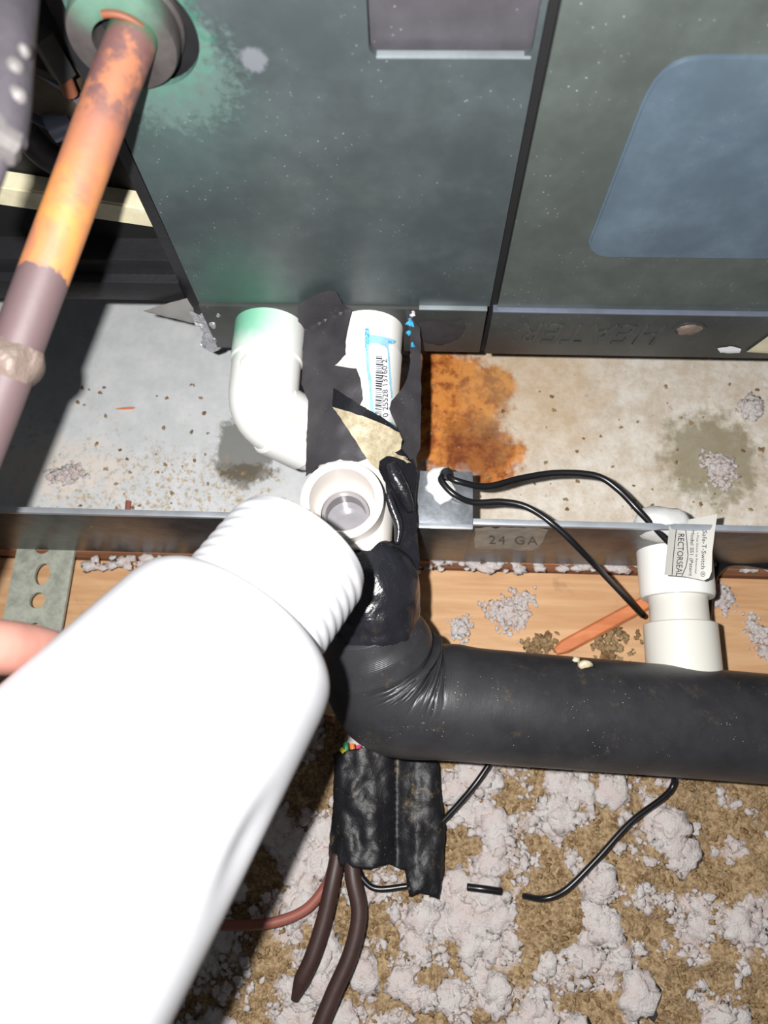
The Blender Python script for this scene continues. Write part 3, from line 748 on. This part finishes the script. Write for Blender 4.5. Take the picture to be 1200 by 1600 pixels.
from_bm('logo_outline', bm, M_ink, tg)
lettering('lettering', 'RECTORSEAL', (1060,834), (-.06,1), (1,.05), 66, 9.5, tf, M_ink, tg)
lettering('lettering', 'Model SS1 (Patent', (1080,828), (-.05,1), (1,.05), 72, 5.5, tf, M_ink, tg)
lettering('lettering', 'a Float Switch by Rectorseal', (1089,832), (-.05,1), (1,.05), 64, 3.2, tf, M_ink, tg)
lettering('lettering', 'Safe-T-Switch \u00ae', (1098,829), (-.05,1), (1,.05), 72, 7, tf, M_ink, tg)

# ------ wires
def wire(name, label, pts, rad, mat, group=None, cat='wire', n=10, seg=12):
    o = tube(name, catmull(pts, n), rad, mat, None, seg, 180); return tag(o, label, cat, group)
wz = lambda u, v, z: onZ(u, v, z)
wire('wire', 'upper thin black wire looping from the zinc clip to the float switch tag', [wz(697,742,.0200), wz(715,752,.022), wz(760,760,.018), wz(815,747,.015), wz(870,739,.014), wz(930,743,.014), wz(965,764,.014), wz(1000,800,.014), wz(1048,850,.010)], .00155, M_wire)
wire('wire', 'lower thin black wire drooping from the zinc clip over the pan lip', [wz(692,742,.0200), wz(690,752,.0215), wz(710,773,.021), wz(740,785,.018), wz(785,784,.017), wz(825,793,.017), wz(870,824,.017), wz(915,868,.010), wz(960,915,-.012), wz(1004,962,-.040)], .00150, M_wire)
wire('wire', 'short black wire running down beside the float switch fitting', [wz(1200,884,-.045), wz(1160,878,-.045), wz(1132,882,-.045), wz(1113,905,-.045), wz(1106,950,-.050), wz(1104,1000,-.055), wz(1112,1060,-.060)], .0022, M_wire)
GZ = -.0700
wire('wire', 'black wire curving out from under the foam cover over the insulation', [wz(1052,1200,-.060), wz(1052,1226,GZ+.006), wz(1035,1247,GZ+.006), wz(985,1285,GZ+.006), wz(930,1345,GZ+.005), wz(884,1390,GZ+.004), wz(850,1404,GZ+.003), wz(818,1400,GZ-.004)], .0015, M_wire)
wire('wire', 'black wire slanting between the foam cover and the black plastic bundle', [wz(775,1178,-.062), wz(745,1222,GZ+.008), wz(715,1258,GZ+.006), wz(685,1290,GZ+.004)], .0015, M_wire)
wire('wire', 'short loose end of black wire half buried in the insulation', [wz(730,1386,GZ+.003), wz(755,1389,GZ+.0045), wz(783,1393,GZ+.0035)], .0018, M_wire)
wire('wire', 'thin black wire sagging under the lower edge of the black plastic bundle', [wz(556,1352,GZ+.004), wz(568,1375,GZ+.004), wz(590,1389,GZ+.004), wz(640,1384,GZ+.004)], .0015, M_wire)
def flat_cable(name, label, pts, rad, mat, group=None): 
    o = tube(name, catmull(pts, 10), rad, mat, None, 14, 180); return tag(o, label, 'cable', group)
flat_cable('cable', 'dark brown cable with a chewed end hanging out of the black bundle', [wz(528,1335,-.064), wz(520,1375,-.062), wz(507,1435,-.062), wz(488,1495,-.062), wz(472,1530,-.063), wz(460,1562,-.066)], lambda t: .0040 if t < .8 else .0040-.011*(t-.8), M_brown)
flat_cable('cable', 'longer dark brown cable running on across the insulation from the bundle', [wz(548,1335,-.062), wz(552,1375,-.060), wz(561,1428,-.060), wz(548,1490,-.060), wz(520,1555,-.060), wz(495,1620,-.060), wz(470,1720,-.062)], .0040, M_brown)
flat_cable('cable', 'reddish brown thin cable curving from the bundle behind the bottle', [wz(520,1355,-.066), wz(508,1385,-.066), wz(480,1419,-.066), wz(440,1438,-.066), wz(395,1445,-.066), wz(330,1445,-.066)], .0025, M_red)
# dusty black plastic wrapped round the cable splice
bo = [(522,1178),(545,1172),(567,1168),(620,1168),(685,1180),(689,1233),(696,1295),(693,1360),(685,1405),(668,1399),(653,1395),(639,1401),(635,1378),(632,1360),(605,1350),(576,1358),(545,1355),(513,1352),(515,1310),(520,1264)]
def bund(u, v):
    s = (u-515)/180
    h = .010*math.sin(max(0, min(1, s/.58))*math.pi)**.6 if s < .58 else .006*math.sin(min(1, max(0, (s-.58)/.42))*math.pi)**.7
    h += .0022*mnoise.noise(Vector((u*.035, v*.02, 5)))+.0012*mnoise.noise(Vector((u*.09, v*.06, 1)))
    return onZ(u, v, -.066+h)
cb = thing('plastic_bundle', 'dusty torn black plastic wrapped around a cable splice below the foam cover', 'plastic wrap', onZ(600, 1290, -.075))
sheet('wrapper', bo, bund, .004, M_bund, cb, 6, .8, 180)
for nm, col, (u0,v0,u1,v1) in (('wire_end', rgb(60,150,96), (540,1162,541,1176)), ('wire_end', rgb(230,130,60), (550,1164,552,1178)), ('wire_end', rgb(232,80,130), (560,1167,562,1178)), ('wire_end', rgb(228,210,70), (534,1171,541,1178))):
    tube(nm, [onZ(u0, v0, -.060), onZ((u0+u1)/2, (v0+v1)/2, -.0585), onZ(u1, v1, -.060)], .0014, plain('wire_colour', col, .4), cb, 10)

# ================================================================== BOTTLE
BM_, BB_ = deep(472, 856, .250), deep(100, 1340, .188)
BA = (BB_-BM_).normalized()
bt = thing('bottle', 'plain white plastic bottle tilted over the open tee mouth', 'bottle', BM_+BA*.235)
NR = .0260
prof = [(.0215,.0010),(.0215,.0)]
prof = [(.0205,.004),(.0205,.0006),(.0222,0),(.0246,.0009)]
z = .0035
for k in range(7):
    prof += [(NR-.0005, z), (NR-.0001, z+.0010), (NR, z+.0018), (NR-.0001, z+.0026), (NR-.0005, z+.0036)]; z += .0041
lathe('threaded_neck', prof+[(NR-.0012, z+.002), (NR-.0012, .045), (.0205,.045)], BM_, BA, M_bottle, bt, 72, 40)
BE = (c2w((.79,.61,0)) - BA*c2w((.79,.61,0)).dot(BA)).normalized(); BG = BA.cross(BE)
body = [(.0240,.0325,0),(.0268,.0330,0),(.0310,.0345,0),(.0345,.0385,0),(.0362,.0440,0),(.0372,.0520,0),(.0385,.064,0),(.0402,.0800,0),(.0422,.098,0),(.0445,.12,0),(.0470,.15,0),(.0480,.18,0),(.0482,.225,0),(.0465,.240,0),(.040,.246,0)]
bp = catmull([Vector((a, b, 0)) for a, b, _ in body], 5)
def around(zb, ang, rad): return BM_+BA*zb+(BE*math.cos(math.radians(ang))+BG*math.sin(math.radians(ang)))*rad
# which way round the bottle leads behind it, seen from the lens
BS = 1 if (around(.12, 90, .04)-CAM).length > (around(.12, -90, .04)-CAM).length else -1
RECA = math.radians(-BS*30)
bm = bmesh.new(); rings = []; SEG = 96
for q in bp:
    ring = []
    for k in range(SEG):
        an = 2*math.pi*k/SEG; r = q.x
        # thumb recess pressed into one side
        da = math.atan2(math.sin(an-RECA), math.cos(an-RECA))
        r -= .0022*math.exp(-(da/.17)**2)*math.exp(-((q.y-.088)/.014)**2)
        ring.append(bm.verts.new(BM_+BA*q.y+(BE*math.cos(an)+BG*math.sin(an))*r))
    rings.append(ring)
for A, B in zip(rings, rings[1:]):
    for k in range(SEG): bm.faces.new((A[k], A[(k+1)%SEG], B[(k+1)%SEG], B[k]))
bm.faces.new(rings[-1])
from_bm('body', bm, M_bottle, bt, 180)

# ------ the hand that holds it, almost wholly outside the picture
def finger_bm(bm, pts, r0, r1):
    path = catmull(pts, 8)
    add_tube(bm, path + [path[-1]+(path[-1]-path[-2]).normalized()*r1*.55, path[-1]+(path[-1]-path[-2]).normalized()*r1*.85],
             lambda t: (r0+(r1-r0)*t)*(1 if t < .9 else max(.25, 1-((t-.9)/.1)**2*.75)), 16)
bm = bmesh.new()
ix = [deep(-190, 1130, .170), deep(-110, 1040, .185), deep(-20, 1012, .198), deep(70, 1022, .214), deep(125, 1050, .221)]
finger_bm(bm, ix, .0086, .0070)
for k, (v0, dd) in enumerate(((1150, .0), (1260, .0), (1370, .0))):
    zb = .185+.019*k
    pts = [around(zb+.004, 180-BS*2, .0620), around(zb+.002, 180-BS*22, .0610), around(zb, 180-BS*48, .0575), around(zb, 180-BS*78, .0568), around(zb, 180-BS*(106-8*k), .0562)]
    finger_bm(bm, pts, .0088, .0070)
th = [around(.235, 180+BS*20, .066), around(.225, 180+BS*38, .063), around(.212, 180+BS*54, .0595), around(.200, 180+BS*66, .0572)]
finger_bm(bm, th, .0115, .0085)
# palm and wrist
palm = [ix[0], around(.190, 180+BS*2, .066), around(.215, 180+BS*8, .069), around(.240, 180+BS*10, .072), around(.280, 180+BS*8, .082), around(.350, 180+BS*4, .100)]
add_tube(bm, catmull(palm, 8), lambda t: .011+.014*math.sin(min(1, t*1.6+.1)*math.pi*.62)+.004*t, 24, True)
me_h = bpy.data.meshes.new('hand'); bm.to_mesh(me_h); bm.free()
ho = link('hand', me_h, M_skin)
rm = ho.modifiers.new('join', 'REMESH'); rm.mode = 'VOXEL'; rm.voxel_size = .0014; rm.use_smooth_shade = True
sm = ho.modifiers.new('soft', 'SMOOTH'); sm.factor = .5; sm.iterations = 6
dg = bpy.context.evaluated_depsgraph_get()
me2 = bpy.data.meshes.new_from_object(ho.evaluated_get(dg)); ho.modifiers.clear(); ho.data = me2
tag(ho, 'bare fingers of a hand gripping the white bottle', 'hand'); ho.name = 'person_hand'

# ================================================================== LOOSE INSULATION AND DEBRIS
def ground_h(x, y):
    h = -.080 + .006*mnoise.noise(Vector((x*22, y*22, 1))) + .004*mnoise.noise(Vector((x*60, y*60, 4)))
    edge = max(0, min(1, (y-(y_front-.045))/.05)); h += .0*edge
    return h
def patchy(x, y): return .03+.8*mnoise.noise(Vector((x*34, y*34, 9)))+.7*mnoise.noise(Vector((x*85, y*85, 2))) - max(0, x-.06)*1.7
def m_ins():
    n = NT('loose_insulation')
    dirt = n.mix(n.step(n.noise(420, 5, .75), .35, .65), rgb(136, 108, 78), rgb(202, 176, 138))
    dirt = n.mix(n.step(n.noise(150, 5, .7, 0, None, 3), .55, .7), dirt, rgb(116, 88, 62))
    wh = n.mix(n.step(n.noise(200, 5, .7), .3, .7), rgb(200, 184, 176), rgb(224, 212, 208))
    at = n.t.nodes.new('ShaderNodeAttribute'); at.attribute_name = 'fluffiness'
    m = n.step(n.math('ADD', at.outputs['Fac'], n.math('MULTIPLY', n.math('SUBTRACT', n.noise(170, 6, .75, .3, None, 7), .5), 1.3)), -.02, .22)
    return n.done(n.mix(m, dirt, wh), .9, 0, n.bump(n.noise(480, 5, .7), .8, .003), .1)
M_ins = m_ins()
bm = bmesh.new(); NX, NY = 260, 170
gx = [-.42+.86*i/(NX-1) for i in range(NX)]; gy = [-.34+(y_front+.012+.34)*j/(NY-1) for j in range(NY)]
gv = [[bm.verts.new((x, y, ground_h(x, y)+.004*mnoise.noise(Vector((x*150, y*150, 0))))) for x in gx] for y in gy]
for j in range(NY-1):
    for i in range(NX-1): bm.faces.new((gv[j][i], gv[j][i+1], gv[j+1][i+1], gv[j+1][i]))
o = from_bm('insulation_bed', bm, M_ins, None, 180)
fa = o.data.attributes.new('fluffiness', 'FLOAT', 'POINT')
fa.data.foreach_set('value', [patchy(v.co.x, v.co.y) for v in o.data.vertices])
tag(o, 'bed of loose brown and white attic insulation below the foam cover', 'insulation', None, 'stuff')

def ico(sub):
    b = bmesh.new(); bmesh.ops.create_icosphere(b, subdivisions=sub, radius=1); b.verts.ensure_lookup_table()
    V = np.array([v.co[:] for v in b.verts]); Fc = np.array([[v.index for v in f.verts] for f in b.faces]); b.free(); return V, Fc
def variants(sub, n, amp, sc, oc):
    V, Fc = ico(sub); out = []
    for k in range(n):
        d = np.array([1+amp*mnoise.fractal(Vector(p)*sc+Vector((k*7,0,0)), .8, 2, oc) for p in V]); out.append((V*np.clip(d, .45, 1.7)[:, None], Fc))
    return out
SMALL = variants(2, 10, .75, 1.7, 4); BIG = variants(3, 10, .5, 1.9, 5)
def blobs(name, items, mat, smooth=True, big=.0042):
    """items: (centre, (rx,ry,rz), rotation about Z) -> one mesh of lumps"""
    vs, fs, n = [], [], 0
    for (c, r, a) in items:
        V, IF = (BIG if r[0] > big else SMALL)[random.randrange(10)]; V = V*np.array(r)
        ca, sa = math.cos(a), math.sin(a)
        vs.append(V @ np.array([[ca, sa, 0], [-sa, ca, 0], [0, 0, 1]]) + np.array(c)); fs.append(IF+n); n += len(V)
    V = np.concatenate(vs); Fc = np.concatenate(fs)
    me = bpy.data.meshes.new(name)
    me.vertices.add(len(V)); me.vertices.foreach_set('co', V.ravel().astype(np.float32))
    me.loops.add(Fc.size); me.loops.foreach_set('vertex_index', Fc.ravel().astype(np.int32))
    me.polygons.add(len(Fc)); me.polygons.foreach_set('loop_start', np.arange(0, Fc.size, 3, dtype=np.int32))
    me.update(calc_edges=True)
    if smooth: me.polygons.foreach_set('use_smooth', np.ones(len(Fc), dtype=bool))
    return me
def m_fluff(name, a, b):
    n = NT(name)
    c = n.mix(n.step(n.noise(90, 4), .35, .65), a, b)
    c = n.mix(n.math('MULTIPLY', n.step(n.noise(260, 5, .7, 0, None, 4), .56, .7), .5), c, rgb(158, 128, 96))
    return n.done(c, .95, 0, n.bump(n.noise(520, 5, .75), .9, .003), .1)
M_fluff = m_fluff('pinkish_white_fluff', rgb(236, 221, 217), rgb(240, 234, 231))
M_grit = m_fluff('brown_grit', rgb(200, 172, 130), rgb(148, 116, 82))
items, grit = [], []
cent = 0
rf = random.Random(11)
for _ in range(20000):
    x, y = rf.uniform(-.22, .30), rf.uniform(-.22, y_front+.01)
    m = patchy(x, y)
    k = rf.random()
    if m > .14 and k < .11:
        s = rf.uniform(.0042, .0075)
        items.append(((x, y, ground_h(x, y)+s*.15), (s*rf.uniform(1,1.5), s*rf.uniform(.8,1.3), s*rf.uniform(.35,.6)), rf.uniform(0, 6.28)))
    elif m > -.10 and k < .66:
        s = rf.uniform(.0005, .0012) if rf.random() < .6 else rf.uniform(.0010, .0026)
        items.append(((x, y, ground_h(x, y)+s*.4+.002*rf.random()), (s*rf.uniform(.9,1.4), s, s*rf.uniform(.5,.9)), rf.uniform(0, 6.28)))
    elif len(grit) < 6000:
        s = rf.uniform(.0004, .0011)
        grit.append(((x, y, ground_h(x, y)+s*.6+.0010), (s*1.5, s, s*.7), rf.uniform(0, 6.28)))
o = link('insulation_fluff', blobs('insulation_fluff', items, M_fluff), M_fluff)
tag(o, 'pinkish white clumps of fluffy insulation scattered over the brown bed', 'insulation', None, 'stuff')
o = link('insulation_grit', blobs('insulation_grit', grit, M_grit), M_grit)
tag(o, 'brown granular grit lying between the white insulation clumps', 'grit', None, 'stuff')

def tuft(label, cx, cy, z, rx, ry, n, group=None, mat=None, hi=.0035, small=(.0008, .0021)):
    it = []; seeds = [(random.gauss(0, .38), random.gauss(0, .38)) for _ in range(7)]
    for _ in range(n*(4 if mat is None else 1)):
        sx_, sy_ = random.choice(seeds); px, py = sx_+random.gauss(0, .25), sy_+random.gauss(0, .25)
        q = min(1.3, math.hypot(px, py)); s = random.uniform(*small)*(1.15-.45*q)
        it.append(((cx+rx*px, cy+ry*py, z+s*.3+hi*max(0, 1-q)*random.random()), (s*random.uniform(1,1.3), s*random.uniform(.7,1.1), s*.75), random.uniform(0, 6)))
    me = blobs('insulation_tuft', it, mat or M_fluff); o = link('insulation_tuft', me, mat or M_fluff)
    return tag(o, label, 'insulation', group)
WZ = -.072
def tuft_px(label, u, v, z, ru, rv, n, **k):
    c = onZ(u, v, z); kx = .37/1155; tuft(label, c.x, c.y, z, ru*kx, rv*kx, n, **k)
tuft_px('large white fluffy insulation tuft on the pale plank left of the orange stick', 790, 950, WZ, 48, 45, 60)
tuft_px('white insulation tuft on the plank close to the vinyl tape', 722, 985, WZ, 24, 20, 26)
tuft_px('brown gritty insulation tuft under the orange stick', 835, 1005, WZ, 45, 25, 70, mat=M_grit, small=(.0008,.002))
tuft_px('brown gritty insulation tuft beside the float switch lower socket', 955, 1000, WZ, 45, 42, 110, mat=M_grit, small=(.0008,.002))
tuft_px('grey-white insulation tuft on the plank right of the float switch', 1125, 935, WZ, 26, 32, 34)
tuft_px('white insulation tuft on the plank at its far right above the foam cover', 1195, 1000, WZ, 26, 45, 40)
tuft_px('pinkish white insulation tuft lying in the pan on a dark stain', 1125, 735, -.050, 42, 32, 46)
tuft_px('small white insulation tuft lying in the pan above the stained corner', 1180, 640, -.050, 32, 26, 22, small=(.001,.0025))
tuft_px('pale insulation tuft in the pan near the perforated strap', 105, 742, -.050, 34, 20, 26, small=(.0008,.002))
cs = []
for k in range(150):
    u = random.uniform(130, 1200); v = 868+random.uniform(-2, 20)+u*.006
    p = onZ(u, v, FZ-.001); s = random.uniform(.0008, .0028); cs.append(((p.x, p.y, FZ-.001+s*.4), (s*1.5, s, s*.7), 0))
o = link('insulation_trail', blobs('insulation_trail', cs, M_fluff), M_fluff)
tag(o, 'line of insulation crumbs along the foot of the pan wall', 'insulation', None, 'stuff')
# crumbs on the pan floor
cs = []
for k in range(170):
    u, v = random.uniform(120, 1200), random.uniform(600, 800)
    if 330 < u < 660: continue
    p = onZ(u, v, -.05); s = random.uniform(.0003, .0010); cs.append(((p.x, p.y, -.05+s*.4), (s*1.4, s, s*.6), random.uniform(0, 6)))
o = link('pan_crumbs', blobs('pan_crumbs', cs, M_grit), M_grit)
tag(o, 'scattered brown crumbs on the drip pan floor', 'grit', None, 'stuff')
# orange stick on the plank, rust-coloured splinter in the pan, pink stub by the lip
bm = bmesh.new(); a, b = onZ(868, 1018, WZ+.003), onZ(1012, 940, WZ+.006)
add_tube(bm, [a, a.lerp(b, .1), a.lerp(b, .5), b], lambda t: .0026 if t > .05 else .0014, 8, True, None, 1.5)
o = from_bm('wood_stick', bm, M_stick, None, 35); tag(o, 'orange split wood stick leaning on the pale plank by the float switch', 'wood stick')
bm = bmesh.new(); a, b = onZ(181, 639, -.0493), onZ(211, 637, -.0493)
add_tube(bm, [a, a.lerp(b, .4), a.lerp(b, .85), b], lambda t: .0002+.0009*math.sin(math.pi*min(1, t*.9+.05)), 8, True, None, .6)
o = from_bm('wood_splinter', bm, M_stick, None, 60); tag(o, 'tiny orange wood splinter lying on the grey pan floor', 'wood splinter')
bm = bmesh.new(); a, b = onZ(201, 783, -.0485), onZ(199, 802, -.0485)
add_tube(bm, [a, a.lerp(b, .5), b+(b-a)], .0016, 10)
o = from_bm('cable_stub', bm, M_red, None, 60); tag(o, 'short reddish cable stub poking up inside the pan wall', 'cable')

# crumpled foil tape at the cabinet's lower corner
def foilf(u, v):
    k = max(0, min(1, (u-285)/40))
    return onY(u, v, PY+.0025-.003*k + k*.0035*mnoise.noise(Vector((u*.07, v*.07, 3))))
ft = thing('foil_tape', 'crumpled silver foil tape at the lower corner of the coil panel', 'foil tape', onY(310, 520, PY))
sheet('flat_strip', [(224,486),(250,477),(292,466),(302,482),(306,506),(280,500)], lambda u, v: onY(u, v, PY+.0022), .0004, plain('dull_foil', rgb(170,168,166), .4, .3), ft, 7, .5)
sheet('crumpled_end', [(296,486),(312,492),(325,482),(340,488),(356,500),(356,520),(345,545),(332,551),(312,541),(318,520),(306,508)], foilf, .0004, M_foil, ft, 3.5, .8, 25)
